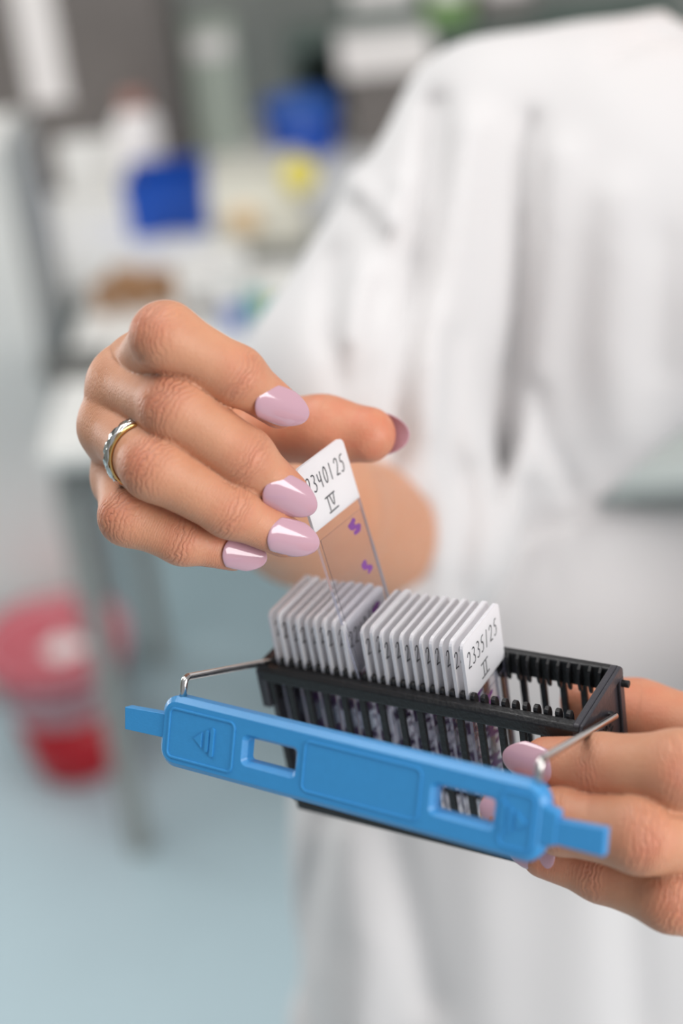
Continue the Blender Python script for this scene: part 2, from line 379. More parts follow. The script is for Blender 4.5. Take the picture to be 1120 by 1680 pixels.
HEAD = K(1270, 150, 732) + UP * 205
def head_sdf(P):
    g = lambda f, u_, s_: HEAD + H_F * f + H_U * u_ + H_S * s_
    d = ball(P, g(-12, 22, 0), 79); d = smin(d, ball(P, g(18, 10, 0), 70), 20)
    d = smin(d, cone(P, g(28, -30, 0), 52, g(58, -84, 0), 24), 22)
    for s_ in (-1, 1):
        d = smin(d, cone(P, g(10, -35, 48 * s_), 16, g(52, -82, 14 * s_), 14), 16)
        d = smin(d, ball(P, g(58, -18, 38 * s_), 20), 16)
        d = np.maximum(d, -ball(P, g(92, 8, 31 * s_), 15))
        d = smin(d, cone(P, g(-4, 12, 74 * s_), 7, g(-2, -18, 70 * s_), 6), 6)
    d = smin(d, cone(P, g(82, 10, 0), 6, g(98, -24, 0), 10), 8)
    d = smin(d, cone(P, g(76, -50, -15), 7, g(76, -50, 15), 7), 6)
    return d
def body_sdf(P):
    d = np.full(len(P), 1e3, np.float32)
    # trunk under the tunic
    tr = trunk(P, (725, 850, 805, 36), (1010, 420, 805, 76))
    tr = smin(tr, trunk(P, (830, 225, 800, 32), (1580, 200, 810, 36)), 30)
    tr = smin(tr, trunk(P, (1000, 400, 800, 80), (1300, 360, 810, 80)), 30)
    tr = smin(tr, trunk(P, (760, 1060, 800, 50), (1080, 1080, 800, 50)), 20)
    tr = smin(tr, trunk(P, (760, 1060, 800, 50), (760, 1700, 820, 60)), 20)
    tr = smin(tr, trunk(P, (1080, 1080, 800, 50), (1060, 1700, 820, 60)), 20)
    tr = smin(tr, cone(P, K(1270, 150, 736), 44, HEAD - UP * 60 - H_F * 18, 42), 22)
    tr = smin(tr, head_sdf(P), 10)
    d = tr
    ra = smin(cone(P, RWR, 18.5, RWR * .55 + ELB_R * .45, 29), cone(P, RWR * .55 + ELB_R * .45, 29, ELB_R, 34), 10)
    ra = smin(ra, cone(P, ELB_R, 33, SHO_R, 30), 14)
    la = smin(cone(P, LWR, 20, LWR * .55 + ELB_L * .45, 30), cone(P, LWR * .55 + ELB_L * .45, 30, ELB_L, 35), 10)
    la = smin(la, cone(P, ELB_L, 35, SHO_L, 40), 14)
    d = smin(d, ra, 6); d = smin(d, la, 6)
    m = (P[:, 0] < 45) & (P[:, 2] < 530)
    if m.any():
        h = hand(P[m], RH, RT, RWR, 24); d[m] = smin(d[m], h, 9)
    m = (P[:, 0] > 25) & (P[:, 2] < 530)
    if m.any():
        h = hand(P[m], LH, LT, LWR, 24); d[m] = smin(d[m], h, 9)
    return d

def axis(lo, f0, f1, hi, fine, coarse):
    mid = list(np.arange(f0, f1, fine)); a = []; x, s = mid[-1], fine
    while x < hi: s = min(s * 1.35, coarse); x += s; a.append(x)
    c = []; x, s = f0, fine
    while x > lo: s = min(s * 1.35, coarse); x -= s; c.append(x)
    return np.array(c[::-1] + mid + a, np.float32)
def surface_nets(xs, ys, zs, f, B=8, slack=6):
    def pad(a):
        n = (-(len(a) - 1)) % B
        return np.concatenate([a, a[-1] + (a[-1] - a[-2]) * np.arange(1, n + 1, dtype=np.float32)]) if n else a
    xs, ys, zs = pad(xs), pad(ys), pad(zs)
    nx, ny, nz = len(xs), len(ys), len(zs)
    bx, by, bz = (nx - 1) // B, (ny - 1) // B, (nz - 1) // B
    def cen(a, n): return (a[0:n * B:B] + a[B:n * B + 1:B]) / 2, (a[B:n * B + 1:B] - a[0:n * B:B]) / 2
    cx, hx = cen(xs, bx); cy, hy = cen(ys, by); cz, hz = cen(zs, bz)
    G = np.stack(np.meshgrid(cx, cy, cz, indexing='ij'), -1).reshape(-1, 3).astype(np.float32)
    HD = np.sqrt(hx[:, None, None] ** 2 + hy[None, :, None] ** 2 + hz[None, None, :] ** 2)
    dc = f(G).reshape(bx, by, bz)
    act = np.abs(dc) < HD * 1.1 + slack
    sg = np.where(dc < 0, np.float32(-9), np.float32(9))
    D = np.repeat(np.repeat(np.repeat(sg, B, 0), B, 1), B, 2)
    D = np.pad(D, ((0, 1), (0, 1), (0, 1)), mode='edge')
    need = np.zeros((nx, ny, nz), bool)
    A = np.repeat(np.repeat(np.repeat(act, B, 0), B, 1), B, 2)
    need[:-1, :-1, :-1] |= A; need[1:, 1:, 1:] |= A; need[1:, :-1, :-1] |= A; need[:-1, 1:, :-1] |= A
    need[:-1, :-1, 1:] |= A; need[1:, 1:, :-1] |= A; need[1:, :-1, 1:] |= A; need[:-1, 1:, 1:] |= A
    I = np.flatnonzero(need)
    step = 400000
    flat = D.reshape(-1)
    for s in range(0, len(I), step):
        ii = I[s:s + step]; i, r = np.divmod(ii, ny * nz); j, k = np.divmod(r, nz)
        flat[ii] = f(np.stack([xs[i], ys[j], zs[k]], 1).astype(np.float32))
    neg = D < 0
    s8 = np.zeros((nx - 1, ny - 1, nz - 1), np.uint8)
    for a in (0, 1):
        for b in (0, 1):
            for c in (0, 1): s8 += neg[a:nx - 1 + a, b:ny - 1 + b, c:nz - 1 + c]
    cell = (s8 > 0) & (s8 < 8)
    ci, cj, ck = np.nonzero(cell); N = len(ci)
    idx = np.full(cell.shape, -1, np.int32); idx[ci, cj, ck] = np.arange(N)
    acc = np.zeros((N, 3)); cnt = np.zeros(N)
    X = (xs, ys, zs); base = (ci, cj, ck)
    for ax in range(3):
        o1, o2 = [q for q in range(3) if q != ax]
        for a in (0, 1):
            for b in (0, 1):
                off = [0, 0, 0]; off[o1] = a; off[o2] = b
                p0 = [base[q] + off[q] for q in range(3)]; off[ax] = 1; p1 = [base[q] + off[q] for q in range(3)]
                d0 = D[p0[0], p0[1], p0[2]]; d1 = D[p1[0], p1[1], p1[2]]
                m = (d0 < 0) != (d1 < 0); t = np.zeros(N); t[m] = d0[m] / (d0[m] - d1[m])
                for q in range(3):
                    v0 = X[q][p0[q]]; v1 = X[q][p1[q]]
                    acc[:, q] += np.where(m, v0 + (v1 - v0) * t, 0)
                cnt += m
    V = acc / cnt[:, None]
    quads = []
    for ax in range(3):
        o1, o2 = [(1, 2), (2, 0), (0, 1)][ax]
        sl0 = [slice(1, -1)] * 3; sl0[ax] = slice(0, -1); sl1 = [slice(1, -1)] * 3; sl1[ax] = slice(1, None)
        a0 = neg[tuple(sl0)]; a1 = neg[tuple(sl1)]
        e = np.nonzero(a0 != a1); fl = a0[e]
        g = [e[q] + (0 if q == ax else 1) for q in range(3)]
        def cid(d1, d2):
            h = [x.copy() for x in g]; h[o1] = h[o1] - d1; h[o2] = h[o2] - d2; return idx[h[0], h[1], h[2]]
        q = np.stack([cid(0, 0), cid(1, 0), cid(1, 1), cid(0, 1)], 1)
        q[~fl] = q[~fl][:, ::-1]; quads.append(q)
    Q = np.concatenate(quads); Q = Q[(Q >= 0).all(1)]
    return V, Q
def np_mesh(name, V, Q):
    me = bpy.data.meshes.new(name)
    me.vertices.add(len(V)); me.vertices.foreach_set('co', V.astype(np.float32).ravel())
    me.loops.add(Q.size); me.loops.foreach_set('vertex_index', Q.astype(np.int32).ravel())
    me.polygons.add(len(Q)); me.polygons.foreach_set('loop_start', np.arange(0, Q.size, 4, dtype=np.int32))
    me.update(calc_edges=True); me.validate()
    return me
def relax(V, Q, n, lam=0.5):
    E = np.concatenate([Q[:, [0, 1]], Q[:, [1, 2]], Q[:, [2, 3]], Q[:, [3, 0]]]); 
    deg = np.bincount(E[:, 0], minlength=len(V)) + np.bincount(E[:, 1], minlength=len(V))
    for _ in range(n):
        S = np.stack([np.bincount(E[:, 0], V[E[:, 1], q], len(V)) + np.bincount(E[:, 1], V[E[:, 0], q], len(V)) for q in range(3)], 1)
        V = V + lam * (S / deg[:, None] - V)
    return V

xs = axis(-110, -84, 104, 420, FINE, 7); ys = axis(-520, -64, 112, 480, FINE, 7); zs = axis(350, 355, 452, 1060, FINE, 7)
V, Q = surface_nets(xs, ys, zs, body_sdf)
V = relax(V, Q, 2)

# skin fields: crease coordinate and mask on the back of each joint, redness over joints and tips
wr_s = np.zeros(len(V), np.float32); wr_m = np.zeros(len(V), np.float32); red = np.zeros(len(V), np.float32)
def unit(v): return v / (np.linalg.norm(v) + 1e-9)
DORS = {}
for hk, F in (('R', RH), ('L', LH)):
    for n, js in F.items():
        p = [j[0] for j in js]
        dors = unit(p[1] * 2 - p[0] - p[2]) * 0.6 + np.array([0, 0, -1.0]) * 0.8
        for q, (sig, amp) in ((1, (6.0, 1.0)), (2, (3.2, 0.75))):
            ax = unit(unit(p[q + 1] - p[q]) + unit(p[q] - p[q - 1])); dv = unit(dors - ax * (dors @ ax)); DORS[hk + n] = dv
            rel = V - p[q]; s = rel @ ax; rad = rel - s[:, None] * ax
            rr = np.linalg.norm(rad, axis=1) + 1e-6
            m = amp * np.exp(-(s / sig) ** 2) * np.clip((rad @ dv) / rr * 1.3 - 0.05, 0, 1) * (rr < js[q][1] * 1.25)
            bend = s - 0.06 * (np.abs(rad @ np.cross(ax, dv)) ** 1.6) * np.sign(s) * 0.35
            w_ = m > wr_m; wr_s[w_] = bend[w_] + (7 if q == 2 else 0); wr_m = np.maximum(wr_m, m)
            red = np.maximum(red, (0.8 if q == 1 else 0.6) * np.exp(-((V - (p[q] + dv * js[q][1])) ** 2).sum(1) / (7.5 ** 2)))
        red = np.maximum(red, 0.9 * np.exp(-((V - p[3]) ** 2).sum(1) / (10.0 ** 2)))
for T in (RT, LT):
    for q in (2, 3): red = np.maximum(red, 1.0 * np.exp(-((V - T[q][0]) ** 2).sum(1) / (16.0 ** 2)))
red = np.maximum(red, 0.9 * np.exp(-((V - (RT[1][0] * .5 + RT[2][0] * .5)) ** 2).sum(1) / (18.0 ** 2)))

axial = np.zeros(len(V), np.float32); best_d = np.full(len(V), 1e9)
for F, T in ((RH, RT), (LH, LT)):
    for js in list(F.values()) + [T]:
        off = 0.0
        for (a, ra), (b, rb) in zip(js, js[1:]):
            ab = b - a; ln = np.linalg.norm(ab); t = np.clip((V - a) @ ab / ln ** 2, 0, 1); dd = np.linalg.norm(V - a - t[:, None] * ab, axis=1) - (ra + (rb - ra) * t)
            w_ = dd < best_d; axial[w_] = (t * ln + off)[w_]; best_d = np.minimum(best_d, dd); off += ln
me = np_mesh('body', V @ np.eye(3), Q)
WV = W_(V); foot = np.array([WV[:, 0].mean(), WV[:, 1].mean(), 0.0]); foot = np.array([0.16, 0.80, 0.0])
me.vertices.foreach_set('co', (WV - foot).astype(np.float32).ravel())
for nm, arr in (('crease_s', wr_s), ('crease_m', wr_m), ('redness', red), ('axial', axial)):
    a = me.attributes.new(nm, 'FLOAT', 'POINT'); a.data.foreach_set('value', arr.astype(np.float32))

def skin_material():
    m = bpy.data.materials.new('skin'); m.use_nodes = True; nt = m.node_tree; b = nt.nodes['Principled BSDF']; N = nt.nodes.new; L = nt.links.new
    def attr(n): a = N('ShaderNodeAttribute'); a.attribute_name = n; return a.outputs['Fac']
    def math(op, a, b2=None, c2=None):
        x = N('ShaderNodeMath'); x.operation = op
        for i, v in enumerate((a, b2, c2)):
            if v is None: continue
            if isinstance(v, (int, float)): x.inputs[i].default_value = v
            else: L(v, x.inputs[i])
        return x.outputs[0]
    tc = N('ShaderNodeTexCoord')
    def noise(sc, det=3, rough=.5):
        n = N('ShaderNodeTexNoise'); n.inputs['Scale'].default_value = sc; n.inputs['Detail'].default_value = det; n.inputs['Roughness'].default_value = rough; L(tc.outputs['Object'], n.inputs['Vector']); return n.outputs['Fac']
    big = noise(90, 5, .65); fine = noise(900, 4); mid = noise(220, 3)
    mx = N('ShaderNodeMix'); mx.data_type = 'RGBA'; mx.inputs[6].default_value = (0.53, 0.235, 0.132, 1); mx.inputs[7].default_value = (0.66, 0.335, 0.200, 1); L(big, mx.inputs[0])
    mr = N('ShaderNodeMix'); mr.data_type = 'RGBA'; mr.inputs[7].default_value = (0.60, 0.165, 0.095, 1); L(mx.outputs[2], mr.inputs[6])
    L(math('MULTIPLY', attr('redness'), math('MULTIPLY', mid, 1.15)), mr.inputs[0])
    # creases: wavy lines across the joint
    s = math('ADD', attr('crease_s'), math('ADD', math('MULTIPLY', math('SUBTRACT', mid, 0.5), 4.2), math('MULTIPLY', noise(600, 2), 1.3)))
    wv = math('SINE', math('MULTIPLY', s, 4.6)); wv = math('POWER', math('ABSOLUTE', math('MULTIPLY_ADD', wv, 0.5, 0.5)), 0.45)
    cre = math('MULTIPLY', math('SUBTRACT', 1.0, wv), attr('crease_m'))
    md = N('ShaderNodeMix'); md.data_type = 'RGBA'; md.inputs[7].default_value = (0.36, 0.13, 0.085, 1); L(mr.outputs[2], md.inputs[6]); L(math('MULTIPLY', cre, 0.42), md.inputs[0])
    L(md.outputs[2], b.inputs['Base Color'])
    vo = N('ShaderNodeTexVoronoi'); vo.inputs['Scale'].default_value = 1100; L(tc.outputs['Object'], vo.inputs['Vector'])
    pore = noise(2600, 3)
    ln = math('SINE', math('ADD', math('MULTIPLY', attr('axial'), 9.0), math('MULTIPLY', noise(320, 3), 16.0)))
    hgt = math('ADD', math('MULTIPLY', cre, -0.64), math('ADD', math('MULTIPLY', fine, 0.24), math('ADD', math('MULTIPLY', vo.outputs['Distance'], 0.10), math('ADD', math('MULTIPLY', ln, 0.035), math('MULTIPLY', pore, 0.10)))))
    bp = N('ShaderNodeBump'); bp.inputs['Strength'].default_value = 0.8; bp.inputs['Distance'].default_value = 0.0006; L(hgt, bp.inputs['Height']); L(bp.outputs['Normal'], b.inputs['Normal'])
    b.inputs['Roughness'].default_value = 0.5; b.inputs['Specular IOR Level'].default_value = 0.45
    b.inputs['Subsurface Weight'].default_value = 0.22; b.inputs['Subsurface Radius'].default_value = (1.0, 0.35, 0.2); b.inputs['Subsurface Scale'].default_value = 0.004
    return m
m_skin = skin_material()
person = empty('person', foot)
tag(person, 'person in a white short-sleeved tunic lifting a glass slide from the rack', 'person')
body = link_mesh('body', me, m_skin, person, True)

# ---- fingernails: curved plates seated on the finger ends
m_nail = mat('mauve_nail_gel', (0.55, 0.325, 0.385), 0.12, noise=0.02, nscale=100, Coat_Weight=0.6, Coat_Roughness=0.04)
def nail(base, tip, dors, rad, half, lift=0.0, arch=0.10, th=0.5):
    u = unit(tip - base); ln = np.linalg.norm(tip - base); n = unit(dors - u * (dors @ u)); s = np.cross(u, n)
    na, nbv = 14, 15; Vn = []; 
    tmax = half
    for layer in (0, 1):
        for i in range(na):
            for j in range(nbv):
                b_ = -1 + 2 * j / (nbv - 1); a0 = 0.20 * abs(b_) ** 2.2; a1 = 1 - 0.36 * abs(b_) ** 2.2
                a_ = a0 + (a1 - a0) * i / (na - 1)
                wd = (0.86 + 0.14 * sin(min(1, a_ * 2) * pi / 2)) * (1 - 0.06 * max(0, a_ - .55) / .45)
                t = b_ * tmax * wd; rr = rad + lift - layer * th
                p = base + u * (a_ * ln) + s * (rr * sin(t)) + n * (rr * cos(t) - rad * 0 - arch * ln * (a_ - .35) ** 2)
                if layer == 0 and (i in (0, na - 1) or j in (0, nbv - 1)): p = p - n * th * .35 * cos(t) - s * th * .35 * sin(t)
                Vn.append(W_(p) - foot)
    F = []; o = na * nbv
    for i in range(na - 1):
        for j in range(nbv - 1):
            q = i * nbv + j; F.append((q, q + 1, q + nbv + 1, q + nbv)); F.append((o + q, o + q + nbv, o + q + nbv + 1, o + q + 1))
    rim = [j for j in range(nbv)] + [i * nbv + nbv - 1 for i in range(1, na)] + [(na - 1) * nbv + j for j in range(nbv - 2, -1, -1)] + [i * nbv for i in range(na - 2, 0, -1)]
    for a, b_ in zip(rim, rim[1:] + rim[:1]): F.append((a, o + a, o + b_, b_))
    ob = pymesh('fingernail', Vn, F, m_nail, person, True)
    bm = bmesh.new(); bm.from_mesh(ob.data); bmesh.ops.recalc_face_normals(bm, faces=bm.faces); bm.to_mesh(ob.data); bm.free()
    md = ob.modifiers.new('smooth', 'SUBSURF'); md.levels = 1; md.render_levels = 1
    return ob
def hit(px, py, z0=340, z1=470, sign=1):     # skin surface met along the line of sight (from the far side with sign -1)
    zs_ = np.arange(z0, z1, 0.25) if sign > 0 else np.arange(z1, z0, -0.25)
    P = np.stack([K(px, py, z) for z in zs_]).astype(np.float32); d = body_sdf(P); k = np.flatnonzero(d < 0)
    return zs_[k[0]] if len(k) else None
def nail_px(b, t, dors, rad, half, sign=1, sink=0.35, **kw):     # nail plate from base pixel to tip pixel, lying on the skin
    n = np.asarray(dors, float); b, t = np.array(b, float), np.array(t, float)
    fr_ = [0.0, 0.2, 0.4, 0.6]; zz = [hit(*(b + (t - b) * f), sign=sign) for f in fr_]
    ok = [(f, z) for f, z in zip(fr_, zz) if z is not None]
    if len(ok) >= 2: A = np.polyfit([o[0] for o in ok], [o[1] for o in ok], 1); zb, zt = A[1], A[1] + A[0]
    else: zb = zt = ok[0][1]
    G = np.zeros(3)
    for f in (0.1, 0.3, 0.45):
        q = b + (t - b) * f; z = hit(*q, sign=sign)
        if z is None: continue
        c = K(*q, z); G += unit(np.array([(body_sdf((c + e)[None].astype(np.float32)) - body_sdf((c - e)[None].astype(np.float32)))[0] for e in np.eye(3) * 1.5]))
    if sign > 0: n = unit(G) * 0.75 + unit(n) * 0.25
    B_, T_ = K(*b, zb), K(*t, zt); u = unit(T_ - B_); n = unit(n - u * (n @ u))
    return nail(B_ - n * (rad - 0.25), T_ - n * (rad - 0.25), n, rad, half, **kw)
CAMD = np.array([0, 0, -1.0])
nail_px((421, 652), (508, 686), (0.12, -0.22, -1), 6.9, 0.86, lift=0.35)
nail_px((436, 795), (519, 840), (0.12, -0.15, -1), 7.2, 0.86, lift=0.35)
nail_px((440, 874), (525, 897), (0.10, 0.20, -1), 6.8, 0.86, lift=0.35)
nail_px((364, 903), (438, 918), (0.05, 0.10, -1), 5.6, 0.86, lift=0.75)
nail_px((592, 708), (674, 714), (0.25, -0.12, 1), 8.2, 0.92, lift=0.2, sign=-1)
nail_px((905, 1268), (822, 1240), (-0.30, 0.25, -1), 7.0, 0.9, lift=0.35)
nail_px((868, 1345), (785, 1322), (-0.1, 0.2, -1), 6.8, 0.88, lift=0.3)
nail_px((910, 1410), (830, 1387), (-0.1, 0.25, -1), 6.6, 0.88, lift=0.3)
nail_px((980, 1150), (918, 1135), (0, -0.1, 1), 6.8, 0.88, sign=-1)

# ---- gold and silver ring on the ring finger
(a, ra), (b_, rb) = RH['ring'][0], RH['ring'][1]
tt = 0.70; cpt = a * (1 - tt) + b_ * tt; ax = unit(b_ - a)
e1 = unit(np.cross(ax, [0, 1, 0])); e2 = np.cross(ax, e1)
fr = (ra + (rb - ra) * tt) * 0.965 + 0.15
ring = empty('ring', W_(cpt)); tag(ring, 'silver and gold wedding band on the ring finger of the raised hand', 'ring')
m_gold = mat('yellow_gold', (0.85, 0.56, 0.22), 0.16, 1.0, noise=0.05, nscale=500)
m_silv = mat('white_gold', (0.72, 0.71, 0.68), 0.14, 1.0, noise=0.05, nscale=500)
def band(name, r_in, prof, m, twist=False):
    n = 96; Vb = []; F = []
    for i in range(n):
        t = 2 * pi * i / n
        for (r, h) in prof:
            rr = r_in + r
            if twist and r > .3: rr += 0.22 * np.tanh(3 * sin(t * 14 + h * 2.2))
            p = cpt + (e1 * cos(t) + e2 * sin(t)) * rr + ax * h; Vb.append(W_(p) - W_(cpt))
    k = len(prof)
    for i in range(n):
        for j in range(k): F.append((i * k + j, i * k + (j + 1) % k, ((i + 1) % n) * k + (j + 1) % k, ((i + 1) % n) * k + j))
    o = pymesh(name, Vb, F, m, ring, True)
    bm = bmesh.new(); bm.from_mesh(o.data); bmesh.ops.recalc_face_normals(bm, faces=bm.faces); bm.to_mesh(o.data); bm.free(); return o
band('inner_band', fr, [(0, -2.5), (.55, -2.5), (.8, -2.3), (.8, 2.3), (.55, 2.5), (0, 2.5)], m_gold)
band('outer_band', fr, [(.81, -2.0), (1.2, -1.8), (1.5, -.9), (1.55, 0), (1.5, .9), (1.2, 1.8), (.81, 2.0)], m_silv, True)

# ---- tunic
def poly_d(px, py, pts):
    d = np.full(px.shape, 1e9, np.float32)
    for (x0, y0), (x1, y1) in zip(pts, pts[1:]):
        dx, dy = x1 - x0, y1 - y0; t = np.clip(((px - x0) * dx + (py - y0) * dy) / (dx * dx + dy * dy), 0, 1)
        d = np.minimum(d, np.hypot(px - x0 - t * dx, py - y0 - t * dy))
    return d
FOLDS = [   # course of each crease over the cloth, half width, depth in mm (+ hollow, - ridge)
 ([(716, 175), (704, 300), (676, 450), (652, 640), (640, 760)], 22, 9), ([(772, 210), (758, 330), (728, 520), (712, 700)], 36, -7),
 ([(868, 200), (860, 340), (848, 520), (826, 700), (815, 800)], 17, 8), ([(915, 260), (900, 450), (880, 640), (872, 760)], 38, -7),
 ([(590, 340), (655, 408)], 18, 4.5), ([(575, 290), (640, 372)], 20, -6), ([(548, 420), (536, 540), (560, 640)], 18, 4.5), ([(596, 440), (580, 560)], 22, -5),
 ([(618, 480), (600, 620)], 18, 4), ([(660, 300), (640, 400)], 16, -5),
 ([(878, 640), (895, 720), (935, 800)], 16, 6), ([(742, 560), (735, 720), (750, 800)], 22, 7), ([(700, 830), (690, 950)], 18, 6), ([(770, 780), (750, 960)], 24, 6),
 ([(540, 1330), (510, 1470), (496, 1600), (515, 1720)], 24, 8), ([(560, 1380), (600, 1560), (590, 1700)], 45, -7), ([(640, 1360), (700, 1640)], 30, 6), ([(790, 1350), (800, 1680)], 60, -6),
 ([(905, 840), (900, 900), (908, 960)], 10, 2.5), ([(945, 848), (940, 910)], 9, 2.2), ([(880, 835), (860, 930)], 14, 3), ([(1020, 1340), (1040, 1680)], 40, 6),
 ([(1010, 330), (1000, 560), (1020, 700)], 46, -6), ([(1090, 400), (1085, 600)], 30, 3), ([(1000, 95), (1060, 60), (1120, 58)], 12, 5),
 ([(845, 790), (900, 812), (985, 830)], 7, 2.0)]
HEM_C = K(512, 806, 668); HEM_N = unit(np.array([-0.80, 0.54, -0.40]))
def tunic_sdf(P):
    d = trunk(P, (715, 830, 800, 60), (1005, 415, 800, 98))
    d = smin(d, trunk(P, (800, 222, 795, 46), (1200, 172, 800, 50)), 34)
    d = smin(d, trunk(P, (1200, 172, 800, 50), (1640, 200, 810, 50)), 30)
    d = smin(d, trunk(P, (960, 380, 790, 92), (1300, 360, 810, 92)), 40)
    sk = trunk(P, (715, 1035, 790, 76), (1135, 1075, 790, 76))
    sk = smin(sk, trunk(P, (715, 1035, 790, 76), (708, 1800, 800, 84)), 20)
    sk = smin(sk, trunk(P, (1135, 1075, 790, 76), (1160, 1800, 800, 84)), 20)
    sk = smin(sk, trunk(P, (920, 1100, 780, 78), (930, 1800, 790, 90)), 30)
    d = smin(d, sk, 7)
    sl = trunk(P, (805, 230, 785, 52), (592, 640, 715, 60))
    sl = smin(sl, cone(P, K(592, 640, 685), 58, K(650, 850, 710), 62), 10)
    h = (P - HEM_C) @ HEM_N
    sl = np.maximum(sl, h)
    inner = cone(P, K(650, 700, 715), 40, HEM_C + HEM_N * 90, 50)
    sl = np.maximum(sl, -np.maximum(inner, -h - 16))
    d = smin(d, sl, 16)
    d = smin(d, cone(P, SHO_L, 50, ELB_L, 56), 22)
    px = P[:, 0] / P[:, 2] * FPX + 560; py = P[:, 1] / P[:, 2] * FPX + 840
    front = np.clip((860 + (py - 830) * LEAN - P[:, 2]) / 60, 0, 1)
    for pts, wd, dp in FOLDS: d = d + front * dp * np.exp(-(poly_d(px, py, pts) / wd) ** 2)
    d = d + 1.6 * np.sin(P[:, 0] * .055 + 1.5 * np.sin(P[:, 1] * .018)) * np.sin(P[:, 2] * .03 + P[:, 1] * .012)
    # neckline
    d = np.maximum(d, -cone(P, K(1270, 110, 732), 54, HEAD, 70))
    return d
xs = axis(-130, -125, 260, 560, 3.0, 8); ys = axis(-330, -260, 340, 520, 3.0, 8); zs = axis(520, 540, 860, 1080, 3.0, 8)
V, Q = surface_nets(xs, ys, zs, tunic_sdf, slack=22)
V = relax(V, Q, 6)
me = np_mesh('tunic', V, Q)
me.vertices.foreach_set('co', (W_(V) - foot).astype(np.float32).ravel())
m_cloth = mat('white_cotton', (0.655, 0.64, 0.64), 0.85, noise=0.015, nscale=30, bump=0.12, bscale=1500, Sheen_Weight=0.1)
tunic = link_mesh('tunic', me, m_cloth, person, True)
tunic['label'] = 'white cotton tunic with wide short sleeves'

# hair and eyes, above the frame
def hair_sdf(P):
    g = lambda f, u_, s_: HEAD + H_F * f + H_U * u_ + H_S * s_
    d = smin(ball(P, g(-16, 26, 0), 86), ball(P, g(-100, 30, 0), 34), 14)
    return np.maximum(d, -smin(ball(P, g(82, -14, 0), 78), cone(P, g(30, -90, 0), 70, g(-40, -110, 0), 62), 12))
hc = HEAD
V, Q = surface_nets(np.arange(hc[0] - 150, hc[0] + 150, 4, dtype=np.float32), np.arange(hc[1] - 160, hc[1] + 140, 4, dtype=np.float32), np.arange(hc[2] - 150, hc[2] + 190, 4, dtype=np.float32), hair_sdf)
me = np_mesh('hair', V, Q); me.vertices.foreach_set('co', (W_(relax(V, Q, 2)) - foot).astype(np.float32).ravel())
link_mesh('hair', me, mat('brown_hair', (0.08, 0.045, 0.028), 0.45, noise=0.4, nscale=300, bump=0.3, bscale=400), person, True)
for s_ in (-1, 1):
    bm = nb(); bmesh.ops.create_uvsphere(bm, u_segments=20, v_segments=14, radius=0.0115)
    bmesh.ops.translate(bm, vec=Vector(W_(HEAD + H_F * 68 + H_U * 8 + H_S * 31 * s_) - foot), verts=bm.verts)
    obj('eye', bm, mat('eye_white', (0.75, 0.73, 0.70), 0.2, noise=0.03), person, True)
# ------------------------------------------------------------------ slide rack
R_RACK = np.array([[0.85911075, 0.48759995, -0.15548317], [0.10397635, -0.46375633, -0.87984032], [-0.5011164, 0.7397137, -0.44911691]])
T_RACK = np.array([33.430, 37.664, 400.595])
BASE = np.array([-17.3, 11.0, -73.0])       # rack axes (along, across, up) in mm; slide tops lie at up = 0
PITCHMM = 3.25
def frame(Rm, o):                           # lens-space axes and origin (mm) -> world matrix
    A = RC @ Rm; p = W_(o)
    return Matrix([[A[i, 0], A[i, 1], A[i, 2], p[i]] for i in range(3)] + [[0, 0, 0, 1]])
def rack_cam(l, w_, v): return R_RACK @ np.array([l, w_, v]) + T_RACK
M_RACK = frame(R_RACK, rack_cam(*BASE))
def LV(l, w_, v): return ((l - BASE[0]) / 1000, (w_ - BASE[1]) / 1000, (v - BASE[2]) / 1000)
def rbox(bm, l0, l1, w0, w1, v0, v1):
    a = LV(l0, w0, v0); b = LV(l1, w1, v1); return box(bm, a[0], b[0], a[1], b[1], a[2], b[2])
def rpoly(bm, pts, l0, l1):                 # polygon in (across, up), extruded along
    return prism(bm, [(LV(0, p[0], 0)[1], LV(0, 0, p[1])[2]) for p in pts], 0, LV(l0, 0, 0)[0], LV(l1, 0, 0)[0])

m_black = mat('black_plastic', (0.012, 0.012, 0.013), 0.42, noise=0.3, nscale=300, bump=0.25, bscale=900)
m_endp = mat('black_plastic_sheen', (0.045, 0.043, 0.052), 0.36, noise=0.2, nscale=300, bump=0.15, bscale=900)  # same black plastic lightened: the reflected sheen is put into its colour
m_steel = mat('polished_steel', (0.62, 0.60, 0.58), 0.16, 1.0, noise=0.15, nscale=200)
m_blue = mat('blue_plastic', (0.041, 0.275, 0.60), 0.36, noise=0.05, nscale=500, bump=0.06, bscale=1500)
m_emboss = m_blue

rack = empty('slide_rack', matrix=M_RACK)
tag(rack, 'black plastic slide staining rack with wire bail and blue handle, held between both hands', 'slide rack')
L0, L1 = -70.0, 35.3
def near_rail():
    bm = nb(); rpoly(bm, [(-4.3, -19.2), (-3.2, -18.0), (-0.6, -18.0), (-0.2, -18.6), (-0.2, -23.4), (-3.6, -23.4), (-4.3, -22.6)], L0, L1)
    return obj('top_rail', bm, m_black, rack, bevel=0.0003)
def far_rail():
    bm = nb(); rpoly(bm, [(25.2, -18.4), (25.6, -18.0), (27.6, -18.0), (28.3, -18.8), (28.3, -25.8), (25.2, -25.8)], L0, L1)
    return obj('top_rail', bm, m_black, rack, bevel=0.0003)
near_rail(); far_rail()
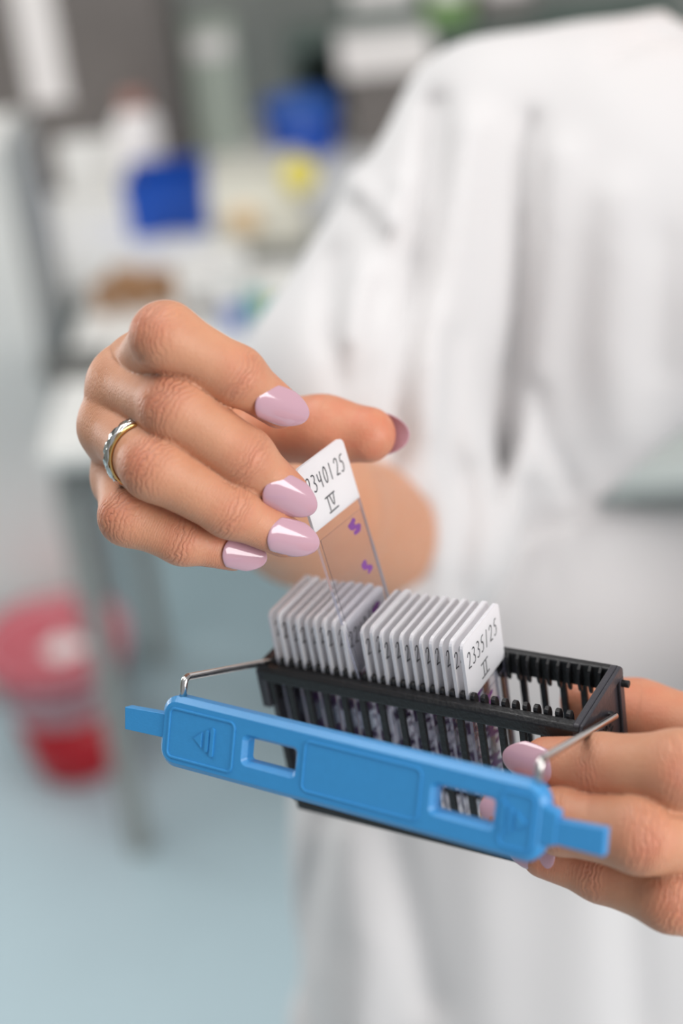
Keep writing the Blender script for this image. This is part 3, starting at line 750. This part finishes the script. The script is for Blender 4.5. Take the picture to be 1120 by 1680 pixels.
# teeth that part the slots, one on each rail between every two slots
bm = nb()
pts = [(-0.6, -23.0), (-0.6, -17.4), (-0.3, -16.7), (0.4, -16.3), (1.2, -16.4), (1.9, -16.9), (2.4, -17.9), (2.6, -19.2), (2.3, -21.5), (1.2, -23.0)]
prism(bm, [(p[0] / 1000, p[1] / 1000) for p in pts], 0, -0.00065, 0.00065)
t0 = obj('tooth', bm, m_black, rack, bevel=0.00025); tm = t0.data
bm = nb()
pts = [(25.6, -18.1), (24.6, -18.2), (23.7, -19.0), (23.2, -20.6), (23.1, -23.6), (23.5, -26.0), (24.2, -27.2), (25.0, -27.0), (25.6, -24.0)]
prism(bm, [(p[0] / 1000, p[1] / 1000) for p in pts], 0, -0.00050, 0.00050)
t1 = obj('tooth', bm, m_black, rack, bevel=0.00025)
first = True
for i in range(-10, 21):
    for t in (t0, t1):
        o = t if first else t.copy()
        if not first: COL.objects.link(o); o.parent = rack
        lv = LV(-PITCHMM * (i + 0.5), 0, 0)
        o.location = lv
    first = False
# upright bars of the grating, every second slot, both long sides
bm = nb(); box(bm, -0.0010, 0.0010, -0.0007, 0.0007, 0, 0.0465)
b0 = obj('grating_bar', bm, m_black, rack, bevel=0.0002)
k = 0
for i in range(-10, 21, 2):
    for w_ in (-2.9, 26.6):
        o = b0 if k == 0 else b0.copy()
        if k: COL.objects.link(o); o.parent = rack
        o.location = LV(-PITCHMM * (i + 0.5), w_, -69.8); k += 1
for w0, w1 in ((-4.0, -1.6), (25.6, 27.8)):
    bm = nb(); rbox(bm, L0 + 3.4, L1, w0, w1, -73, -69.6); obj('base_rail', bm, m_black, rack, bevel=0.0004)
for w0 in (4.5, 19.0):
    bm = nb(); rbox(bm, L0 + 3.5, L1 - 1, w0, w0 + 2.0, -73, -72.2); obj('base_rib', bm, m_black, rack)
def end_plate(l_in, l_out):
    s = 1 if l_out > l_in else -1
    bm = nb()
    if s > 0: rpoly(bm, [(-4.3, -19.4), (-3.0, -17.7), (27.0, -17.7), (28.3, -19.2), (28.3, -40), (26.6, -73), (-2.6, -73), (-4.3, -40)], l_in, l_out)
    else: rpoly(bm, [(-4.3, -19.4), (-3.0, -17.7), (27.0, -17.7), (28.3, -19.2), (28.3, -33), (-4.3, -33)], l_in, l_out)
    p = obj('end_plate', bm, m_endp, rack, bevel=0.0004)
    if s < 0:                               # the lower wall stands a little further in
        bm = nb(); rpoly(bm, [(-3.8, -31), (27.8, -31), (26.6, -73), (-2.6, -73)], L0 + 3.0, L0 + 4.1); obj('lower_wall', bm, m_endp, p, bevel=0.0003)
    for poly in ([(-4.3, -19.4), (-3.0, -17.7), (27.0, -17.7), (28.3, -19.2), (28.3, -21.6), (-4.3, -21.6)],
                 [(25.2, -21.6), (28.3, -21.6), (28.3, -44), (27.0, -62), (25.2, -62)],
                 [(-4.3, -21.6), (-1.6, -21.6), (-1.6, -62), (-3.4, -62), (-4.3, -44)]):
        if s < 0: poly = [(a_, max(c_, -33)) for a_, c_ in poly]
        if s < 0: poly = [q for k_, q in enumerate(poly) if q not in poly[:k_]]
        bm = nb(); rpoly(bm, poly, l_out, l_out + s * 1.1); obj('rim', bm, m_endp, p, bevel=0.0003)
    bm = nb()
    c = LV(l_out + s * 1.6, 26.7, -23.4)
    bmesh.ops.create_cone(bm, cap_ends=True, segments=16, radius1=0.0011, radius2=0.0011, depth=0.0034,
                          matrix=Matrix.Translation(c) @ Matrix.Rotation(pi / 2, 4, 'Y'))
    obj('pin', bm, m_black, p, bevel=0.0002)
    return p
ep_r = end_plate(33.2, L1); ep_l = end_plate(L0 + 2.0, L0)
# faint raised mark moulded into the right end plate
bm = nb()
for seg in ([(12, -33), (13, -30.5), (14, -32.5), (15, -30.3), (16, -32.4)], [(17, -30.2), (18.3, -32.2), (17.2, -32.6), (19.4, -30.0)], [(12.5, -35), (15, -34.3), (17.4, -34.8), (19.6, -34)]):
    tube(bm, [LV(L1 + 0.1, a, b) for a, b in seg], 0.00022, 6)
obj('moulded_mark', bm, m_black, ep_r)

# blue handle: its plane found from the photographed outline
HL = K(292, 1146, 392); HR = K(876, 1288, 341)
hu = (HR - HL) / np.linalg.norm(HR - HL)
view = (HL + HR) / 2; view = view / np.linalg.norm(view)
n_ = -(view - hu * (view @ hu)); n_ /= np.linalg.norm(n_)          # faces the lens
hd = np.cross(hu, n_); hd = hd if hd[1] > 0 else -hd
TILT = radians(17)
hv = cos(TILT) * hd - sin(TILT) * n_                               # down the face
hn = cos(TILT) * n_ + sin(TILT) * hd
def hs(px, py):                             # pixel -> (along, down) mm on the handle's face
    v = np.array([(px - 560) / FPX, (py - 840) / FPX, 1.0]); s = (HL @ hn) / (v @ hn); q = v * s - HL
    return (q @ hu, q @ hv)
RtI = R_RACK.T
def HP(s, h, n):                            # handle (along, down, out) -> rack local metres
    q = HL + hu * s + hv * h + hn * n
    return Vector(LV(*(RtI @ (q - T_RACK))))
def hplate(name, loops, n0, n1, m, parent, bevel=0.0004, seg=2):
    bm = nb(); edges = []
    for lp in loops:
        vs = [bm.verts.new(HP(s, h, n0)) for s, h in lp]
        edges += [bm.edges.new((vs[i], vs[(i + 1) % len(vs)])) for i in range(len(vs))]
    bmesh.ops.triangle_fill(bm, use_beauty=True, edges=edges)
    ret = bmesh.ops.extrude_face_region(bm, geom=list(bm.faces))
    d = HP(0, 0, n1) - HP(0, 0, n0)
    bmesh.ops.translate(bm, vec=d, verts=[v for v in ret['geom'] if isinstance(v, bmesh.types.BMVert)])
    return obj(name, bm, m, parent, bevel=bevel, seg=seg)
hl_len = float(np.linalg.norm(HR - HL))
HH = 19.7; SA, SB = -5.5, hl_len + 3.6
def rr2(s0, s1, h0, h1, r, n=6): return rrect(s0, s1, h0, h1, r, n)
def slot(a, b):                             # slot from the upper left and lower right pixel
    s0, h0 = hs(*a); s1, h1 = hs(*b); return rr2(s0, s1, h0, h1, 1.0, 3)
bodyloop = rr2(SA, SB, -0.4, HH, [5.2, 5.2, 5.2, 5.2], 8)
sl1 = hs(403, 1213)[0], hs(482, 1235)[0]; sl2 = hs(712, 1292)[0], hs(808, 1320)[0]
hole1 = rr2(sl1[0], sl1[1], 6.3, 12.8, 1.0, 3); hole2 = rr2(sl2[0], sl2[1], 6.3, 12.8, 1.0, 3)
CH = 1.5
frontloop = rr2(SA + CH, SB - CH, CH - 0.4, HH - CH, 3.7, 8)
def grow(h, g): return rr2(h[0] - g, h[1] + g, 6.3 - g, 12.8 + g, 1.0 + g * .6, 3)
bm = nb()
def fill(loops):
    edges = []
    for vs in loops: edges += [bm.edges.get((vs[i], vs[(i + 1) % len(vs)])) or bm.edges.new((vs[i], vs[(i + 1) % len(vs)])) for i in range(len(vs))]
    bmesh.ops.triangle_fill(bm, use_beauty=True, edges=edges)
def hv_(lp, n): return [bm.verts.new(HP(s_, h_, n)) for s_, h_ in lp]
back, mid, front_ = [], [], []
for full, fl in ((bodyloop, frontloop), (hole1, grow(sl1, 1.1)), (hole2, grow(sl2, 1.1))):
    A_, B_, C_ = hv_(full, -4.6), hv_(full, -CH), hv_(fl, 0)
    for p_, q_ in ((A_, B_), (B_, C_)):
        for i in range(len(p_)): bm.faces.new((p_[i], p_[(i + 1) % len(p_)], q_[(i + 1) % len(p_)], q_[i]))
    back.append(A_); front_.append(C_)
fill(back); fill(front_)
handle = obj('handle', bm, m_blue, rack, bevel=0.00035, seg=3)
def ring_loop(s0, s1, h0, h1, r, t): return [rr2(s0, s1, h0, h1, r), rr2(s0 + t, s1 - t, h0 + t, h1 - t, max(0.3, r - t))]
for s0, s1, h0, h1 in ((-2.6, hs(385, 1210)[0], 2.6, 17.0), (hs(495, 1260)[0], hs(690, 1300)[0], 2.6, 16.6), (hs(818, 1340)[0], SB - 2.6, 2.6, 17.0)):
    hplate('panel_rim', ring_loop(s0, s1, h0, h1, 2.0, 0.7), -0.3, 0.32, m_blue, handle, 0.0002)
def emblem(sc, d):
    hplate('arrow', [[(sc - 3.6 * d, 9.8), (sc - 0.9 * d, 7.6), (sc - 0.9 * d, 12.0)]], -0.2, 0.45, m_blue, handle, 0.00015)
    for q, hh in ((0.2, 3.0), (1.9, 4.0)):
        s = sorted((sc + q * d, sc + (q + 1.1) * d))
        hplate('arrow_bar', [rr2(s[0], s[1], 9.8 - hh, 9.8 + hh, 0.5, 3)], -0.2, 0.45, m_blue, handle, 0.00015)
emblem(hs(336, 1215)[0], 1); emblem(hs(841, 1345)[0], -1)
tab_l = [hs(202, 1160), hs(270, 1172), hs(270, 1212), hs(202, 1197)]
hplate('tab', [tab_l], -4.0, -0.6, m_blue, handle, 0.0003)
hplate('tab_shoulder', [[(SB - 1.5, 4.2), (SB + 3.0, 5.4), (SB + 3.0, 13.8), (SB - 1.5, 14.6)]], -4.4, -0.3, m_blue, handle, 0.0006)
tl = hs(900, 1345); tr = hs(992, 1362); br = hs(988, 1408); bl = hs(900, 1385)
hplate('tab', [[tl, tr, br, bl]], -4.0, -0.6, m_blue, handle, 0.0004)
# wire bail: out of each end plate, along to the handle, then down into its top edge
WP, VP = 18.5, -29.0
def wire(l, s):
    pts = [Vector(LV(l - (3 if l > 0 else -3), WP, VP)), Vector(LV(l, WP, VP)), HP(s, -5.6, -2.3), HP(s, 1.0, -2.3)]
    bm = nb(); tube(bm, fillet(pts, 0.0022, 6), 0.00105, 14); return obj('wire_bail', bm, m_steel, rack, smooth=True)
wire(L0 - 1.9, 0.0); wire(L1 + 2.0, hl_len)

# ------------------------------------------------------------------ microscope slides
m_glass = bpy.data.materials.new('slide_glass'); m_glass.use_nodes = True
_nt = m_glass.node_tree; _nt.nodes.clear()
_o = _nt.nodes.new('ShaderNodeOutputMaterial'); _mx = _nt.nodes.new('ShaderNodeMixShader'); _tr = _nt.nodes.new('ShaderNodeBsdfTransparent'); _gl = _nt.nodes.new('ShaderNodeBsdfGlossy'); _fr = _nt.nodes.new('ShaderNodeFresnel')
_tr.inputs[0].default_value = (0.975, 0.975, 0.985, 1); _gl.inputs['Roughness'].default_value = 0.02; _fr.inputs[0].default_value = 1.3
_geo = _nt.nodes.new('ShaderNodeNewGeometry'); _inv = _nt.nodes.new('ShaderNodeMath'); _inv.operation = 'SUBTRACT'; _inv.inputs[0].default_value = 1.0; _nt.links.new(_geo.outputs['Backfacing'], _inv.inputs[1])
_mul = _nt.nodes.new('ShaderNodeMath'); _mul.operation = 'MULTIPLY'; _nt.links.new(_fr.outputs[0], _mul.inputs[0]); _nt.links.new(_inv.outputs[0], _mul.inputs[1]); _nt.links.new(_mul.outputs[0], _mx.inputs[0]); _nt.links.new(_tr.outputs[0], _mx.inputs[1]); _nt.links.new(_gl.outputs[0], _mx.inputs[2]); _nt.links.new(_mx.outputs[0], _o.inputs[0])
m_edge = mat('glass_edge', (0.74, 0.74, 0.88), 0.15, noise=0.15, nscale=400, Transmission_Weight=0.55, IOR=1.2)
m_frost = mat('frosted_white', (0.93, 0.92, 0.93), 0.55, noise=0.02, nscale=300)
_nt = m_frost.node_tree; _b = _nt.nodes['Principled BSDF']; _o = _nt.nodes['Material Output']
_t = _nt.nodes.new('ShaderNodeBsdfTranslucent'); _t.inputs[0].default_value = (0.97, 0.96, 0.97, 1); _m = _nt.nodes.new('ShaderNodeMixShader'); _m.inputs[0].default_value = 0.5
_nt.links.new(_b.outputs[0], _m.inputs[1]); _nt.links.new(_t.outputs[0], _m.inputs[2]); _nt.links.new(_m.outputs[0], _o.inputs[0])
m_fedge = mat('frosted_edge', (0.76, 0.74, 0.77), 0.3, noise=0.05, nscale=300)
m_ink = mat('pencil_ink', (0.035, 0.035, 0.04), 0.6, noise=0.3, nscale=2000)
m_tissue = mat('stained_tissue', (0.19, 0.045, 0.25), 0.5, noise=0.5, nscale=2500)
GL = {
 '2': [[(0.05, .78), (.2, .97), (.5, 1), (.72, .88), (.7, .62), (.4, .3), (.02, .02), (.35, .06), (.8, 0)]],
 '3': [[(.1, .95), (.45, 1), (.7, .85), (.6, .62), (.3, .52), (.62, .45), (.75, .25), (.55, .04), (.2, 0), (.0, .1)]],
 '5': [[(.85, .98), (.3, .96), (.2, .58), (.5, .62), (.7, .42), (.6, .12), (.3, 0), (0, .08)]],
 '0': [[(.4, 1), (.12, .75), (.08, .35), (.3, .02), (.6, .1), (.75, .5), (.65, .88), (.4, 1)]],
 '4': [[(.05, .9), (.08, .5), (.3, .38), (.62, .5)], [(.68, .95), (.62, .5), (.66, .0)]],
 '1': [[(.35, 1), (.32, 0)]], '7': [[(.05, .95), (.75, .98), (.3, 0)]], '6': [[(.6, 1), (.2, .6), (.1, .2), (.4, 0), (.68, .2), (.5, .45), (.15, .35)]],
 '/': [[(.55, 1.05), (.2, -.05)]],
 'II': [[(-.15, .98), (1.15, 1.04)], [(.3, 1.0), (.26, 0)], [(.75, 1.02), (.72, 0)], [(-.2, 0), (1.2, .04)]],
 'IV': [[(-.2, .98), (1.45, 1.02)], [(.2, 1.0), (.2, .02)], [(.55, 1.0), (.95, .04), (1.2, 1.0)], [(-.1, -.06), (1.5, -.02)]],
}
def write(bm, text, w0, v0, cw, ch, x, lw=0.42, slope=0.0, jit=0.0):      # ribbons on the slide face x, mm -> m
    items = [text] if text in GL else list(text)
    for i, chx in enumerate(items):
        jx, jy = (random.uniform(-jit, jit), random.uniform(-jit, jit))
        for st in GL[chx]:
            P = [np.array([w0 + i * cw * 1.24 + p[0] * cw + jx, v0 + p[1] * ch + i * slope + jy]) for p in st]
            # smooth the stroke
            for _ in range(2 if len(P) > 2 else 0):
                Q = [P[0]]
                for a, c in zip(P, P[1:]): Q += [a * .75 + c * .25, a * .25 + c * .75]
                P = Q + [P[-1]]
            L_, R_ = [], []
            for j, p in enumerate(P):
                t = P[min(j + 1, len(P) - 1)] - P[max(j - 1, 0)]; t = t / (np.linalg.norm(t) + 1e-9); nn = np.array([-t[1], t[0]]) * lw / 2
                L_.append(bm.verts.new((x / 1000, (p + nn)[0] / 1000, (p + nn)[1] / 1000))); R_.append(bm.verts.new((x / 1000, (p - nn)[0] / 1000, (p - nn)[1] / 1000)))
            for j in range(len(P) - 1): bm.faces.new((L_[j], R_[j], R_[j + 1], L_[j + 1]))
    return bm
FR = 19.7
bm = nb(); prism(bm, [(a / 1000, c / 1000) for a, c in rrect(0, 25, -72.0, -FR, [0.01, 0.01, 1.2, 1.2], 3)], 0, -0.0005, 0.0005); 
me_glass = bpy.data.meshes.new('glass'); bmesh.ops.recalc_face_normals(bm, faces=bm.faces); bm.to_mesh(me_glass); bm.free(); me_glass.materials.append(m_glass); me_glass.materials.append(m_edge)
for _p in me_glass.polygons: _p.material_index = 0 if abs(_p.normal.x) > .5 else 1
bm = nb(); prism(bm, [(a / 1000, c / 1000) for a, c in rrect(0, 25, -FR, 0, [2.2, 2.2, 0.01, 0.01], 4)], 0, -0.0005, 0.0005)
me_frost = bpy.data.meshes.new('frosted_end'); bmesh.ops.recalc_face_normals(bm, faces=bm.faces); bm.to_mesh(me_frost); bm.free(); me_frost.materials.append(m_frost); me_frost.materials.append(m_fedge)
for _p in me_frost.polygons: _p.material_index = 0 if abs(_p.normal.x) > .5 else 1
bm = nb(); box(bm, 0.00052, 0.00070, 0.0012, 0.0238, -0.0700, -0.0228)
me_cover = bpy.data.meshes.new('coverslip'); bmesh.ops.recalc_face_normals(bm, faces=bm.faces); bm.to_mesh(me_cover); bm.free(); me_cover.materials.append(m_glass); me_cover.materials.append(mat('coverslip_edge', (.12, .11, .16), .3, noise=.1))
for _p in me_cover.polygons: _p.material_index = 0 if abs(_p.normal.x) > .5 else 1
def tissue_mesh(seed, n=22, size=1.9):
    r = random.Random(seed); bm = nb()
    for q in range(n):
        t = q / n * 2 * pi * 0.8
        cx = 1.5 * sin(t * 1.3) * size * .6 + r.uniform(-.7, .7); cz = (q / n - .5) * size * 2.0 + r.uniform(-.25, .25); rad = r.uniform(.5, .85)
        vs = [bm.verts.new((0.0, (cx + 1.5 * rad * cos(a) * r.uniform(.8, 1.2)) / 1000, (cz + rad * sin(a) * r.uniform(.8, 1.2)) / 1000)) for a in [2 * pi * k / 8 for k in range(8)]]
        c0 = bmesh.ops.extrude_face_region(bm, geom=[bm.faces.new(vs)])
        bmesh.ops.translate(bm, vec=(0.00002 + q * 2e-6, 0, 0), verts=[v for v in c0['geom'] if isinstance(v, bmesh.types.BMVert)])
    me = bpy.data.meshes.new('tissue_section'); bm.to_mesh(me); bm.free(); me.materials.append(m_tissue); return me
TM = [tissue_mesh(s) for s in (1, 2, 3)]; TMB = [tissue_mesh(s + 10, 40, 3.4) for s in range(3)]
def slide(M, label, text, roman, first_gap=2.2, tissue=TM, tw=13.5, v_t=(-28, -39, -50)):
    e = empty('microscope_slide', matrix=M); tag(e, label, 'microscope slide', 'microscope slides of the black rack')
    link_mesh('glass', me_glass, None, e); link_mesh('frosted_end', me_frost, None, e)
    link_mesh('coverslip', me_cover, None, e)
    bm = nb()
    write(bm, text, first_gap, -9.4, 2.4, 5.2, 0.53, 0.46, 0.0, 0.14)
    if roman: write(bm, roman, 10.0 if roman == 'II' else 9.4, -17.4, 3.7 if roman == 'II' else 3.2, 4.6, 0.53, 0.48)
    obj('pencil_number', bm, m_ink, e)
    for q, v in enumerate(v_t):
        o = link_mesh('tissue_section', tissue[q % 3], None, e); o.location = (0.00051, (tw + random.uniform(-.6, .6)) / 1000, v / 1000)
    return e
ORD = ['', 'first', 'second', 'third', 'fourth', 'fifth', 'sixth', 'seventh', 'eighth', 'ninth', 'tenth', 'eleventh']
for i in range(21):
    if i == 11: continue
    if i == 0: lab = 'frosted microscope slide numbered 2335/25 II at the front of the rack row'
    elif i <= 10: lab = 'frosted microscope slide in the rack, %s behind the one marked II' % ORD[i]
    elif i == 12: lab = 'numbered frosted slide in the rack seen through the lifted slide'
    elif i == 20: lab = 'frosted microscope slide at the far left end of the rack row'
    else: lab = 'frosted microscope slide in the rack, %s left of the lifted slide' % ORD[i - 11]
    tiltL = 0 if i == 0 else random.uniform(-.6, .6); dv = 0 if i == 0 else random.uniform(-.5, .5)
    A = np.array([[1, 0, tiltL / 75], [0, 1, 0], [-tiltL / 75, 0, 1]])
    M = frame(R_RACK @ A, rack_cam(-PITCHMM * i, 0 + (0 if i == 0 else random.uniform(-.25, .25)), dv))
    txt = '2335/25' if i == 0 else ('2240/25' if i == 12 else random.choice(['2335/25', '2240/25', '2237/25', '2334/25']))
    slide(M, lab, txt, 'II' if i == 0 else 'IV', 2.2 if i in (0, 12) else random.uniform(0.5, 1.6), TMB, 13)
# the lifted slide
def rodr(r):
    th = np.linalg.norm(r); k = r / th; Kx = np.array([[0, -k[2], k[1]], [k[2], 0, -k[0]], [-k[1], k[0], 0]])
    return np.eye(3) + sin(th) * Kx + (1 - cos(th)) * Kx @ Kx
R_LIFT = rodr(np.array([1.92426762, 0.374256234, -0.649806852])); T_LIFT = np.array([-13.41, -11.70, 404.59])
slide(frame(R_LIFT, T_LIFT), 'clear slide with white numbered end IV lifted between thumb and fingers', '2340125', 'IV', 2.4, TM, 18.5, (-26.5, -40.0, -54.5))
